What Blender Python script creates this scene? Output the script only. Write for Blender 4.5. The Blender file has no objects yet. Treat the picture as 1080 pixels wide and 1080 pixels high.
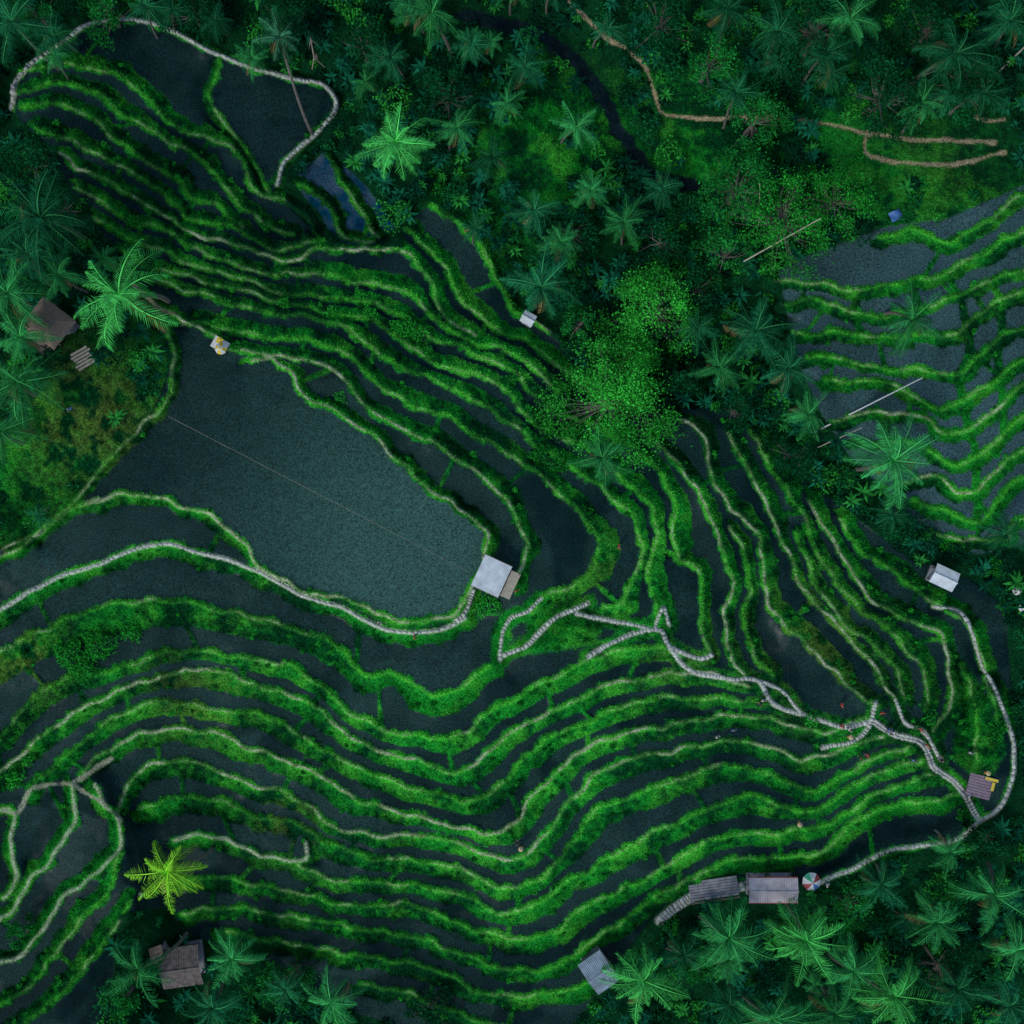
import bpy, math, random
import numpy as np
random.seed(7); rng=np.random.default_rng(7)
CAM=130.0; S=0.1; STEP=0.76
# ------------------------------------------------------------------ lines (plan survey, decimetres)
def P(s):
    return np.array([[float(a) for a in t.split(',')] for t in s.split()],float)
B0="165,325 200,338 225,352 250,370 285,378 305,392 320,412 350,430 385,455 420,485 455,515 490,540 512,560 517,575 510,595 498,620 480,642 460,652 430,655 400,650 370,635 330,625 300,610 275,598 255,575 235,555 215,540 190,532 160,522 130,522 105,530 82,535"
L=[
(10,'L',6,'c',B0),
(10,'R',5,'c',"0,583 35,562 60,547 82,533 105,530"),
(11,'L',5,'c',"140,298 160,318 178,345 184,378 180,408 165,432 145,455 118,485 98,502 80,525 60,545 25,575 0,588"),
(9,'R',9,'P',"-60,670 0,643 30,625 60,610 90,600 120,588 150,577 180,575 210,583 240,590 270,602 300,618 330,632 360,640 385,655 410,665 445,667 475,660 490,652"),
(10,'L',8,'c',"265,378 300,375 335,385 365,402 390,428 425,455 465,470 500,495 530,527 552,556 557,580 550,602 542,618"),
(9,'L',9,'g',"170,335 215,345 262,352 310,355 350,368 385,388 410,412 445,432 480,445 515,465 550,488 590,520 618,548 630,580 622,608 598,622 572,632 560,645"),
(8,'L',10,'g',"150,290 190,305 240,318 290,330 340,338 375,352 400,372 435,392 475,410 512,428 548,452 575,478 615,500 650,525 672,552 676,580 668,608 655,632 640,640"),
(7,'L',10,'g',"130,262 165,285 210,295 255,305 300,322 350,328 395,340 425,362 460,380 500,395 535,415 560,440 590,460 630,480 660,505 688,535 692,565 684,590 688,620 697,655"),
(6,'L',11,'g',"100,230 130,250 170,262 215,285 250,292 285,305 330,312 375,318 410,325 440,345 470,362 510,378 545,395 570,420 600,440 640,455 672,475 700,500 712,535 708,565 715,590"),
(5,'L',9,'g',"80,200 110,215 140,232 170,240 200,262 235,272 262,282 300,290 345,290 385,297 420,305 450,325 470,345 500,360 540,372 570,395 590,412"),
(4,'L',9,'c',"60,160 90,180 120,195 150,215 180,228 200,245 230,255 265,262 305,275 340,264 380,262 415,262 438,275 452,298 462,322 482,342 505,356"),
(3,'L',8,'g',"40,135 70,145 100,160 130,180 160,195 185,215 205,232 240,238 262,250 290,262 320,258 345,252"),
(2,'L',8,'g',"22,110 55,108 90,122 120,145 150,165 180,185 205,210 235,222 258,240"),
(1,'L',8,'g',"20,95 60,88 105,100 140,125 175,150 210,165 235,190 250,215 275,235 310,245"),
(0,'L',8,'g',"22,78 60,66 100,72 135,88 165,112 200,140 235,152 262,178 275,205 300,210 325,235 340,252"),
(-1,'L',6,'P',"12,114 18,85 35,65 62,48 90,28 125,20 160,24 195,40 235,60 270,72 305,82 340,90 355,108 345,128 322,150 300,172 293,195"),
(-1,'R',4,'g',"232,62 224,90 228,118 248,145 265,170 285,200"),
(2,'L',8,'g',"425,240 450,262 475,290 492,320 520,345 555,362 590,385 610,405"),
(1,'L',8,'g',"455,215 485,235 510,270 530,305 552,330 590,352"),
(1,'L',6,'g',"310,192 335,205 352,228 362,250 395,258"),
(0,'L',5,'g',"345,165 362,190 380,222 400,250"),
# nose / east flank
(6,'L',7,'c',"688,460 708,478 725,502 740,530 755,558 768,590 772,620 763,648 768,680 785,710"),
(6,'L',5,'g',"712,592 730,598 742,625 740,655 750,685"),
(5,'L',6,'g',"772,552 787,585 789,622 785,652 795,685 815,712"),
(5,'L',8,'c',"715,440 735,452 748,478 755,510 775,540 798,565 807,598 810,630 825,655 848,680 875,705 905,728 925,745"),
(4,'L',9,'c',"765,455 780,480 800,520 818,548 832,580 842,612 862,642 892,668 918,695 935,722 945,745"),
(4,'L',6,'g',"838,562 850,592 868,622 888,652 915,678 942,702 957,735"),
(3,'L',9,'g',"790,450 812,490 838,530 852,560 868,590 888,618 908,645 938,666 962,688 978,715 974,750"),
(2,'L',9,'c',"855,530 872,558 885,585 905,612 930,640 965,655 992,672 1003,700 1000,740 985,770"),
(1,'L',8,'g',"885,545 905,575 935,600 965,620 990,640 1020,655 1035,690 1045,730 1050,760"),
(0,'L',6,'P',"985,640 1010,645 1025,665 1035,700 1050,730 1062,760 1070,790 1068,820 1055,850 1030,868 1010,885 980,892 940,897 900,915 862,932"),
(1,'R',6,'g',"1012,700 1025,735 1032,770 1030,800"),
# south flank
(8,'R',26,'g',"-60,705 0,688 40,665 90,645 140,636 190,632 235,645 280,655 330,668 365,686"),
(8,'R',9,'g',"365,686 385,710 425,715 455,732 490,722 520,703"),
(7,'R',14,'g',"-60,830 0,775 30,742 70,718 120,705 165,690 210,688 255,693 300,700 335,722 370,750 405,768 450,778 485,778 515,752 550,730 590,712 640,690 680,680 715,690"),
(6,'R',10,'c',"-40,850 0,815 35,785 70,755 110,738 160,715 205,706 250,715 290,728 330,745 370,775 410,795 455,808 490,812 520,790 555,762 600,742 650,722 700,710 750,712 790,722"),
(5,'R',10,'g',"30,830 70,800 105,765 140,748 190,740 240,750 290,760 330,782 365,805 410,822 460,838 500,845 530,822 570,785 610,765 660,745 710,735 770,738 820,745"),
(4,'R',10,'c',"85,820 115,792 145,773 180,768 225,775 262,790 300,800 335,815 375,845 420,855 470,868 510,880 540,875 560,840 600,802 640,782 700,765 760,755 820,762 870,770 915,755"),
(3,'R',10,'c',"120,860 132,835 150,812 180,800 215,808 250,824 295,832 325,850 345,872 385,878 440,882 490,892 535,905 565,895 595,850 635,815 690,795 745,785 800,785 850,800 895,790 930,775"),
(2,'R',10,'g',"150,850 185,842 225,845 265,858 315,868 345,890 390,905 440,905 490,920 530,938 560,930 590,905 620,865 660,842 710,822 770,808 820,820 865,832 905,810 960,785"),
(1,'R',10,'g',"318,910 345,925 390,932 440,932 485,945 525,962 560,955 600,930 640,905 690,880 740,855 790,842 850,855 890,838 930,812 975,800"),
(1,'R',8,'C',"185,890 215,880 245,888 280,902 318,910 322,890"),
(0,'R',9,'g',"190,930 240,925 290,938 340,948 390,955 440,955 490,975 530,990 575,985 620,955 665,935 715,905 770,880 830,878 875,868 920,840 990,815"),
(-1,'R',8,'g',"190,965 250,955 310,968 370,978 430,985 480,1005 540,1022 590,1015 640,985 680,952"),
(-1,'R',8,'g',"690,945 760,912 820,905 870,895 900,870 950,848 1010,838"),
(-2,'R',9,'g',"240,985 300,992 350,1005 410,1010 460,1025 510,1045 570,1050 610,1040 640,1025"),
(-3,'R',9,'g',"380,1040 440,1050 490,1070 540,1090"),
# south-west corner
(4,'R',8,'C',"75,828 82,850 70,880 50,910 30,935 10,960 -30,990"),
(4,'R',5,'C',"-5,855 15,860 12,900 15,930 2,948"),
(5,'R',8,'C',"100,830 115,855 128,868 125,890 112,910 85,930 60,960 40,990 10,1010 -40,1030"),
(6,'R',8,'g',"130,900 112,938 88,968 65,1000 38,1030 0,1060 -30,1080"),
(7,'R',8,'g',"135,950 118,985 95,1015 60,1050 20,1085"),
# east hillside
(10,'R',8,'g',"930,250 965,240 1000,255 1040,235 1080,205 1150,180"),
(9,'R',8,'g',"822,298 860,296 900,305 945,300 990,290 1025,272 1080,245 1150,225"),
(8,'R',6,'g',"825,322 865,318 905,330 950,328 1000,318 1040,298 1080,280 1150,260"),
(7,'R',7,'g',"840,350 880,350 925,357 965,352 1005,350 1045,325 1080,308 1150,290"),
(6,'R',6,'g',"850,378 890,378 930,388 975,392 1015,390 1045,365 1080,345 1150,320"),
(5,'R',7,'g',"868,400 905,403 950,408 985,430 1015,425 1050,400 1080,375 1150,350"),
(4,'R',6,'c',"880,440 920,435 965,440 1000,455 1025,450 1050,430 1080,408 1150,390"),
(3,'R',6,'g',"900,465 945,468 980,475 1010,490 1030,480 1055,460 1080,440 1150,420"),
(2,'R',6,'c',"950,510 985,500 1015,520 1035,515 1060,490 1080,475 1150,455"),
(1,'R',7,'g',"965,530 1000,540 1030,548 1055,525 1080,505 1150,490"),
(0,'R',6,'c',"985,560 1030,572 1060,568 1080,545 1150,530"),
]
XTRA=["1002,292 1016,330 1022,362 1014,400 1020,450 1030,500 1032,560","1048,300 1058,330 1052,370 1056,410","960,300 968,328 962,352","905,305 900,330 910,355","1052,400 1058,440 1052,480"]
TRAILS=["600,0 640,40 680,70 697,115 730,124 760,125 830,125 880,132 912,140 960,148 1010,148 1050,150",
 "915,140 913,155 920,166 960,172 1000,173 1030,170 1060,160",
 "1030,125 1045,128 1060,126","140,298 160,318 180,330",
 "20,855 35,832 75,826 95,815 118,800","75,826 105,845 128,865","0,855 20,857"]
STONES=[(4,"528,696 530,668 540,652 556,646 570,632"),(5,"530,692 558,678 585,652 620,637"),
 (4.5,"608,648 650,656 695,664"),(5,"620,692 650,676 695,664 706,682 738,694 750,690"),
 (5,"706,682 728,708 768,715 800,718 816,742 850,756 890,766 920,760"),
 (4.5,"925,740 917,765 900,782 868,788"),(6.6,"920,760 945,776 972,782 985,808 1010,828 1030,862"),
 (4,"945,740 955,762 975,772 990,800"),(3.5,"690,664 700,640 706,660"),(3.5,"800,718 822,728 838,745 850,756"),
 (10,"695,972 715,955 742,940 785,934"),(4,"480,655 492,645 500,622")]
STREAM="490,15 530,25 565,35 605,65 635,100 655,140 685,180 735,197"
PAD=["10,114 20,70 90,27 160,22 300,80 352,94 350,125 300,180 300,215 345,255 425,262 425,240 455,213 500,245 545,320 600,370 640,440 700,430 770,430 805,445 835,500 880,528 960,590 1025,612 1060,640 1072,790 1068,830 1032,872 960,900 860,934 740,935 690,965 640,1030 600,1090 520,1110 380,1070 300,1020 200,985 180,955 125,965 110,1130 -260,1130 -260,590 0,586 75,533 160,440 182,380 165,325 120,262 85,215 45,150",
 "820,285 850,270 930,240 1000,230 1080,195 1290,150 1290,560 1080,575 1030,585 980,568 935,520 895,480 868,440 840,380",
 "308,190 345,158 385,195 418,240 375,266 345,240"]
# ------------------------------------------------------------------ helpers
def smooth_line(pts,step=5.0,wob=1.3,seed=0):
    n=len(pts); p=np.vstack([2*pts[0]-pts[1],pts,2*pts[-1]-pts[-2]]); out=[]
    for i in range(1,n):
        a,b,c,d=p[i-1],p[i],p[i+1],p[i+2]
        m=max(2,int(np.linalg.norm(c-b)/step)); t=(np.arange(m)/m)[:,None]
        out.append(0.5*((2*b)+(-a+c)*t+(2*a-5*b+4*c-d)*t**2+(-a+3*b-3*c+d)*t**3))
    q=np.vstack(out+[pts[-1:]])
    if wob>0:
        r=np.random.default_rng(seed); k=len(q); s=np.arange(k)
        w=np.zeros((k,2))
        for f in (0.25,0.6,1.1):
            w+=np.stack([np.sin(s*f*r.uniform(.8,1.2)+r.uniform(0,6)),np.sin(s*f*r.uniform(.8,1.2)+r.uniform(0,6))],1)*wob/ (1+f*1.6)
        q=q+w
    return q
def vnoise(u,v,sc,seed):
    r=np.random.default_rng(seed); T=r.random((256,256))
    x=u/sc; y=v/sc; xi=np.floor(x).astype(int); yi=np.floor(y).astype(int)
    fx=x-xi; fy=y-yi; fx=fx*fx*(3-2*fx); fy=fy*fy*(3-2*fy)
    g=lambda a,b:T[a%256,b%256]
    return (g(xi,yi)*(1-fx)+g(xi+1,yi)*fx)*(1-fy)+(g(xi,yi+1)*(1-fx)+g(xi+1,yi+1)*fx)*fy
def fbm(u,v,sc,seed,o=3):
    t=0;a=1;n=0
    for i in range(o):
        t=t+a*vnoise(u,v,sc/2**i,seed+i*17); n+=a; a*=.55
    return t/n
def sst(x,a,b):
    t=np.clip((x-a)/(b-a),0,1); return t*t*(3-2*t)
def inpoly(u,v,poly):
    r=np.zeros(u.shape,bool); n=len(poly)
    for i in range(n):
        x1,y1=poly[i]; x2,y2=poly[(i+1)%n]
        if y1==y2: continue
        c=((y1>v)!=(y2>v))&(u<(x2-x1)*(v-y1)/(y2-y1)+x1); r^=c
    return r
U0,U1,DS=-140.0,1220.0,1.6
ax=np.arange(U0,U1+.1,DS); N=len(ax)
UU,VV=np.meshgrid(ax,ax)            # row=v
def dist_raster(lines,R=48):
    D=np.full((N,N),999.,np.float32); SG=np.zeros((N,N),np.float32); ID=np.full((N,N),-1,np.int32)
    for k,(q,sd) in enumerate(lines):
        for i in range(len(q)-1):
            a=q[i]; b=q[i+1]; d=b-a; l2=d@d
            if l2<1e-6: continue
            x0=max(0,int((min(a[0],b[0])-R-U0)/DS)); x1=min(N,int((max(a[0],b[0])+R-U0)/DS)+2)
            y0=max(0,int((min(a[1],b[1])-R-U0)/DS)); y1=min(N,int((max(a[1],b[1])+R-U0)/DS)+2)
            if x0>=x1 or y0>=y1: continue
            px=ax[x0:x1][None,:]-a[0]; py=ax[y0:y1][:,None]-a[1]
            t=np.clip((px*d[0]+py*d[1])/l2,0,1)
            dd=np.sqrt((px-t*d[0])**2+(py-t*d[1])**2)
            sub=D[y0:y1,x0:x1]; m=dd<sub
            sub[m]=dd[m]; cr=np.sign(d[0]*py-d[1]*px)*sd
            SG[y0:y1,x0:x1][m]=cr[m]; ID[y0:y1,x0:x1][m]=k
    return D,SG,ID
lines=[]; 
for i,(hi,sd,w,fl,s) in enumerate(L):
    lines.append((smooth_line(P(s),5,2.7 if fl!='P' else .8,i),1 if sd=='R' else -1))
D,SG,ID=dist_raster(lines)
def blob(u,v,r): return np.exp(-((UU-u)**2+(VV-v)**2)/(r*r))
HI=np.array([l[0] for l in L]+[0],float); WW=np.array([l[2] for l in L]+[0],float)
FL=np.array([{'g':0,'c':1,'C':2,'P':3}[l[3]] for l in L]+[0])
s=D*SG
wm=1.12+.9*blob(660,590,38)+.7*blob(465,775,55)+.7*blob(855,680,55)+.4*blob(200,730,70)+.35*blob(680,850,90)+.5*blob(330,850,40)+.4*blob(620,770,60)+.5*blob(950,700,50)+.5*blob(560,430,60)+.2*blob(270,300,60)+.5*blob(540,900,30)
w=WW[ID]*(0.5+1.4*fbm(UU,VV,30,5))*wm; hi=HI[ID]
w=np.maximum(w,3.5)
ztar=(hi-sst(s,0.5,w))*STEP
pads=[inpoly(UU,VV,P(p)) for p in PAD]
pad=pads[0]|pads[1]|pads[2]
known=(s>-6)&(s<w+5)&(D<45)
zk=np.where(known,ztar,0.)
def anchor(u,v,r,z):
    m=((UU-u)**2+(VV-v)**2<r*r)&~(D<12); known[m]=True; zk[m]=z*1.25
for a in [(560,170,30,1.0),(760,60,30,3.5),(1000,60,40,5.5),(980,160,20,6.0),(420,20,30,0.5),(0,0,40,0),(860,200,20,3.5),(60,420,50,7.4),(20,300,30,6.5),
          (800,340,30,-.5),(880,500,8,-.5),(700,380,20,-1),(640,280,20,-.5),(480,170,25,-.6),(900,1020,60,-4),(700,1060,30,-4),(1060,950,30,-3.5),(180,1040,25,-1.5),(300,1060,20,-2.5),(330,530,60,6.08),(1200,700,50,0),(1200,1000,60,-5),(400,-100,60,2),(900,-100,60,7),(-120,-100,60,0),(-120,400,60,7),(1200,50,60,8),(600,1200,60,-5),(0,1200,60,0)]:
    anchor(*a)
strm=smooth_line(P(STREAM),5,1,99)
Dst,_,_=dist_raster([(strm,1)],30)
m=Dst<9; known[m]=True; zk[m]=-1.6
def solve(kn,z):
    n=kn.shape[0]
    if n<=12:
        out=np.where(kn,z,z[kn].mean() if kn.any() else 0)
    else:
        n2=(n+1)//2; K=np.zeros((n2*2,n2*2)); Z=np.zeros_like(K); K[:n,:n]=kn; Z[:n,:n]=z*kn
        c=K.reshape(n2,2,n2,2).sum((1,3)); zz=Z.reshape(n2,2,n2,2).sum((1,3))
        lo=solve(c>0,np.where(c>0,zz/np.maximum(c,1),0))
        up=np.repeat(np.repeat(lo,2,0),2,1)[:n,:n]; out=np.where(kn,z,up)
    for _ in range(24):
        p=np.pad(out,1,mode='edge'); av=(p[:-2,1:-1]+p[2:,1:-1]+p[1:-1,:-2]+p[1:-1,2:])*.25
        out=np.where(kn,z,av)
    return out
Z=solve(known,zk)
def blur(a,k=1):
    for _ in range(k):
        p=np.pad(a,1,mode='edge'); a=(p[:-2,1:-1]+p[2:,1:-1]+p[1:-1,:-2]+p[1:-1,2:]+2*p[1:-1,1:-1])/6
    return a
Z=blur(Z,2)
tr=[(smooth_line(P(t),5,1.2,200+i),1) for i,t in enumerate(TRAILS)]
Dt,_,_=dist_raster(tr,20)
st=[(smooth_line(P(t[1]),5,.8,300+i),1) for i,t in enumerate(STONES)]
Ds_,_,IDs=dist_raster(st,20)
STW=np.array([t[0] for t in STONES]+[0.])
# cross bunds
cross=[(smooth_line(P(t),5,2,500+i),1) for i,t in enumerate(XTRA)]
def gi(u,v): return min(N-1,max(0,int((v-U0)/DS))),min(N-1,max(0,int((u-U0)/DS)))
rr=random.Random(3)
for k,(q,sd) in enumerate(lines):
    if len(q)<25 or k in (1,2): continue
    i=rr.randint(5,20)
    while i<len(q)-6:
        d=q[i+1]-q[i-1]; d/=np.linalg.norm(d)+1e-9
        nrm=np.array([-d[1],d[0]])*sd
        nrm=nrm+d*rr.uniform(-.5,.5)
        p=q[i].copy(); pts=[p.copy()]; ok=False
        for t in range(18):
            p=p+nrm*3; pts.append(p.copy()); r,c=gi(*p)
            if t>2 and D[r,c]<3.5 and ID[r,c]!=k: ok=True; break
            if not pad[r,c]: break
        if ok and len(pts)>4: cross.append((np.array(pts),1))
        i+=rr.randint(16,42)
Dc,_,IDc=dist_raster(cross,14)
xw=(IDc<len(XTRA))*2.0
# ------------------------------------------------------------------ masks
n1=fbm(UU,VV,14,21); n2=fbm(UU,VV,60,31); n3=fbm(UU,VV,5,41,2); n4=fbm(UU,VV,150,51); n6=fbm(UU,VV,26,91); n7=fbm(UU,VV,38,131)
edge=(n1-.5)*7+(n3-.5)*4
grass=sst(s+edge,-5.0,-2.6)*(1-sst(s+edge,w+1,w+3.2))*(D<45)
grass=np.maximum(grass,1-sst(Dc-xw+edge*.4,1.6,3.0))
out_=(~pad).astype(float); out_=blur(out_,2)
nopad=sst(out_,.3,.7)
gz=inpoly(UU,VV,P("1012,690 1045,740 1062,790 1040,830 1005,800 1008,740"))|inpoly(UU,VV,P("555,655 600,640 640,655 625,680 560,690"))|inpoly(UU,VV,P("0,590 60,550 80,540 70,552 30,575"))
grass=np.maximum(grass,blur(gz.astype(float),3))
grass=np.maximum(grass,(1-sst(Ds_+edge,7,11)))
grass=np.maximum(grass,nopad)
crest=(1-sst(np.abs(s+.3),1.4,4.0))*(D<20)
stone=1-sst(Ds_+edge*.3,STW[IDs]*.5-1,STW[IDs]*.5+1)
pth=np.zeros((N,N)); fl=FL[ID]
pth=np.where(fl==1,(1-sst(np.abs(s)+edge*.2,.8,2.2))*np.clip(.2+1.1*sst(n6,.35,.6),0,1),pth)
pth=np.where(fl==2,(1-sst(np.abs(s)+edge*.3,1.2,2.8))*.85,pth)
pth=np.where(fl==3,(1-sst(np.abs(s)+edge*.12,1.7,2.9)),pth)
pth=np.where(fl==0,(1-sst(np.abs(s)+edge*.2,.5,2.0))*sst(n6,.46,.64)*.5,pth)
pth*= (D<20)
pth=np.maximum(pth,1-sst(Dt+edge*.4,1.5,3.0)); pth=np.maximum(pth,stone)
stream=1-sst(Dst+edge,6,9)
bund=0.18*np.exp(-(s/2.6)**2)*(D<20)+0.10*np.exp(-(Dc/2.2)**2)
Z=Z+bund*(1-stream)
Z=Z+grass*(1-pth)*((n3-.5)*.2+(n1-.5)*.4)
Z=Z+nopad*(n2-.5)*1.4
def samp(A,u,v):
    x=np.clip((np.asarray(u,float)-U0)/DS,0,N-1.001); y=np.clip((np.asarray(v,float)-U0)/DS,0,N-1.001)
    xi=x.astype(int); yi=y.astype(int); fx=x-xi; fy=y-yi
    return (A[yi,xi]*(1-fx)+A[yi,xi+1]*fx)*(1-fy)+(A[yi+1,xi]*(1-fx)+A[yi+1,xi+1]*fx)*fy
def world(u,v,h=0.):
    z=samp(Z,u,v); f=(CAM-z)/CAM
    return np.stack([(np.asarray(u)-540)*S*f,(540-np.asarray(v))*S*f,z+h],-1)
def world_at(u,v,z):
    f=(CAM-z)/CAM; return ((u-540)*S*f,(540-v)*S*f,z)
big=blur(inpoly(UU,VV,np.vstack([P(B0),P("118,485 165,432 184,378")])).astype(float),2)
lev=np.round(Z/STEP-bund/STEP)
hsh=np.modf(np.abs(np.sin(lev*12.9898+np.floor(n4*6)*4.1)*43758.5453))[0]
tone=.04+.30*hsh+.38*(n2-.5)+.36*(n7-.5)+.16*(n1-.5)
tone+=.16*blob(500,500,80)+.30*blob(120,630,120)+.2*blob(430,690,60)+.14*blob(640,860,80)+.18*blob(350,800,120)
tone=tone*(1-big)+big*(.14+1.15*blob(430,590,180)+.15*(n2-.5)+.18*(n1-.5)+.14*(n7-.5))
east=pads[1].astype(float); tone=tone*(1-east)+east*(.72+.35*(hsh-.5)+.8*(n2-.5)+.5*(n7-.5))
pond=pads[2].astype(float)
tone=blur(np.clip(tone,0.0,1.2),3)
def mixc(a,b,t): return a*(1-t[...,None])+np.asarray(b)*t[...,None]
dark=np.array([.001,.013,.015]); light=np.array([.030,.084,.072]); blu=np.array([.042,.090,.100])
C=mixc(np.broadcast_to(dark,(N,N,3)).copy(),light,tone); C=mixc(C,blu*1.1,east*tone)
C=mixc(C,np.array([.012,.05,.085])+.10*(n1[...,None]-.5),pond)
wet=sst(n2*.6+n1*.4,.54,.70)*(1-.7*big); C=C*(1-.1*wet[...,None])
g1=np.array([.002,.045,.013]); g2=np.array([.009,.21,.019]); g3=np.array([.062,.38,.028])
gm=np.clip(.5*n1+.45*n3+.5*(n2-.5)+.6*(n4-.5)+.25*(n6-.5),0,1); gm=sst(gm,.28,.72)
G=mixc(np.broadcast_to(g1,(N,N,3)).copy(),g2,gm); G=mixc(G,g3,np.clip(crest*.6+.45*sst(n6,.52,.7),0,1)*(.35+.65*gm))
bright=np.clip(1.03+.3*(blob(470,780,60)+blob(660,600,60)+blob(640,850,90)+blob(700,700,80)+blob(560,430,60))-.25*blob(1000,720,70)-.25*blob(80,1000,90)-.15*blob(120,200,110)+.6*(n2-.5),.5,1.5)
bright=bright*np.where((s>0)&(D<45),1.2-.5*np.clip(s/w,0,1.1),1.0); G=G*bright[...,None]  # riser shade plus damper growth painted into the grass colour, darkening toward the base
dry=np.clip(.6*blob(95,430,80)+.6*blob(20,700,45)+.4*blob(300,865,30)+.6*blob(855,680,60)+.45*blob(215,740,50)+.2*blob(960,180,60)+.35*blob(640,600,40)+.35*blob(720,700,40),0,1)*sst(n1+.3*(n3-.5),.36,.58)
G=mixc(G,[.105,.16,.028],dry)
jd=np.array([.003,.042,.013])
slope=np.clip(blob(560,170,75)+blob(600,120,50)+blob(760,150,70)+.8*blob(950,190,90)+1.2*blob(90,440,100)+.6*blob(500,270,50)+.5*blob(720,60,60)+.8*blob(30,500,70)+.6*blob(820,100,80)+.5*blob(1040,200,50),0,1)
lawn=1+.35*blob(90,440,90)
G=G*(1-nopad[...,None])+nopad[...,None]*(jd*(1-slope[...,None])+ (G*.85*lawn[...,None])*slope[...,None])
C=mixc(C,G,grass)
pc=mixc(np.broadcast_to(np.array([.16,.24,.10]),(N,N,3)).copy(),[.38,.42,.28],sst(n3,.25,.7)); 
pc=mixc(pc,[.42,.45,.39],np.clip(stone+(fl==3)*(D<6)+(fl==2)*(D<6)*.3,0,1)*.9)
pc=mixc(pc,[.27,.23,.14],(Dt<8)*(VV<500)*1.0); pc=mixc(pc,[.25,.28,.19],(Dt<8)*(VV>=500)*1.0)
C=mixc(C,pc,np.clip(pth,0,1)*.92)
C=mixc(C,[.003,.014,.017],stream)
paddy=(1-grass)*(1-pth)*(1-stone)
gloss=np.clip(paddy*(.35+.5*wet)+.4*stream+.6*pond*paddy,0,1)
# ------------------------------------------------------------------ materials
def newmat(name):
    m=bpy.data.materials.new(name); m.use_nodes=True; nt=m.node_tree
    return m,nt,nt.nodes,nt.links,nt.nodes['Principled BSDF']
def noise_node(nt,scale,detail=3,coord=None):
    n=nt.nodes.new('ShaderNodeTexNoise'); n.inputs['Scale'].default_value=scale; n.inputs['Detail'].default_value=detail
    if coord: nt.links.new(coord,n.inputs['Vector'])
    return n
def ramp(nt,src,a,b,va,vb):
    r=nt.nodes.new('ShaderNodeMapRange'); r.inputs[1].default_value=a;r.inputs[2].default_value=b;r.inputs[3].default_value=va;r.inputs[4].default_value=vb
    nt.links.new(src,r.inputs[0]); return r.outputs[0]
def leafmat(name,trans=0.,objrand=False):
    m,nt,ns,lk,b=newmat(name)
    at=ns.new('ShaderNodeAttribute'); at.attribute_name='Col'; o=at.outputs['Color']
    if objrand:
        oi=ns.new('ShaderNodeObjectInfo'); f2=ramp(nt,oi.outputs['Random'],0,1,.75,1.45)
        v2=ns.new('ShaderNodeVectorMath'); v2.operation='SCALE'; lk.new(o,v2.inputs[0]); lk.new(f2,v2.inputs['Scale']); o=v2.outputs[0]
    ns.remove(b); df=ns.new('ShaderNodeBsdfDiffuse'); lk.new(o,df.inputs['Color']); outn=df.outputs[0]
    if trans>0:
        t=ns.new('ShaderNodeBsdfTranslucent'); lk.new(o,t.inputs['Color']); mx=ns.new('ShaderNodeMixShader'); mx.inputs[0].default_value=trans
        lk.new(outn,mx.inputs[1]); lk.new(t.outputs[0],mx.inputs[2]); outn=mx.outputs[0]
    lk.new(outn,ns['Material Output'].inputs['Surface']); return m
def vcmat(name,rough=.7,nscale=3.,lo=.7,hi=1.35,spec=.3,bump=0):
    m,nt,ns,lk,b=newmat(name)
    at=ns.new('ShaderNodeAttribute'); at.attribute_name='Col'
    g=ns.new('ShaderNodeNewGeometry'); nn=noise_node(nt,nscale,3,g.outputs['Position'])
    f=ramp(nt,nn.outputs[0],.3,.7,lo,hi)
    vm=ns.new('ShaderNodeVectorMath'); vm.operation='SCALE'; lk.new(at.outputs['Color'],vm.inputs[0]); lk.new(f,vm.inputs['Scale'])
    lk.new(vm.outputs[0],b.inputs['Base Color']); b.inputs['Roughness'].default_value=rough; b.inputs['Specular IOR Level'].default_value=spec
    if bump:
        bp=ns.new('ShaderNodeBump'); bp.inputs['Strength'].default_value=bump; bp.inputs['Distance'].default_value=.05
        lk.new(nn.outputs[0],bp.inputs['Height']); lk.new(bp.outputs[0],b.inputs['Normal'])
    return m
def plain(name,col,rough=.7,nscale=4.,var=.3,bump=.2,metal=0):
    m,nt,ns,lk,b=newmat(name)
    tc=ns.new('ShaderNodeTexCoord'); nn=noise_node(nt,nscale,5,tc.outputs['Object'])
    f=ramp(nt,nn.outputs[0],.3,.7,1-var,1+var*.6)
    rgb=ns.new('ShaderNodeRGB'); rgb.outputs[0].default_value=(*col,1)
    vm=ns.new('ShaderNodeVectorMath'); vm.operation='SCALE'; lk.new(rgb.outputs[0],vm.inputs[0]); lk.new(f,vm.inputs['Scale'])
    lk.new(vm.outputs[0],b.inputs['Base Color']); b.inputs['Roughness'].default_value=rough; b.inputs['Metallic'].default_value=metal
    if bump:
        bp=ns.new('ShaderNodeBump'); bp.inputs['Strength'].default_value=bump; bp.inputs['Distance'].default_value=.03
        n5=noise_node(nt,nscale*6,3,tc.outputs['Object']); lk.new(n5.outputs[0],bp.inputs['Height']); lk.new(bp.outputs[0],b.inputs['Normal'])
    return m
mt,nt,ns,lk,b=newmat('terrain_mat')
at=ns.new('ShaderNodeAttribute'); at.attribute_name='Col'
ag=ns.new('ShaderNodeAttribute'); ag.attribute_name='gloss'
geo=ns.new('ShaderNodeNewGeometry')
nb=noise_node(nt,6,4,geo.outputs['Position'])
fb=ramp(nt,nb.outputs[0],.3,.7,.35,1.65)
vm=ns.new('ShaderNodeVectorMath'); vm.operation='SCALE'; lk.new(at.outputs['Color'],vm.inputs[0]); lk.new(fb,vm.inputs['Scale'])
lk.new(vm.outputs[0],b.inputs['Base Color'])
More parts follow.
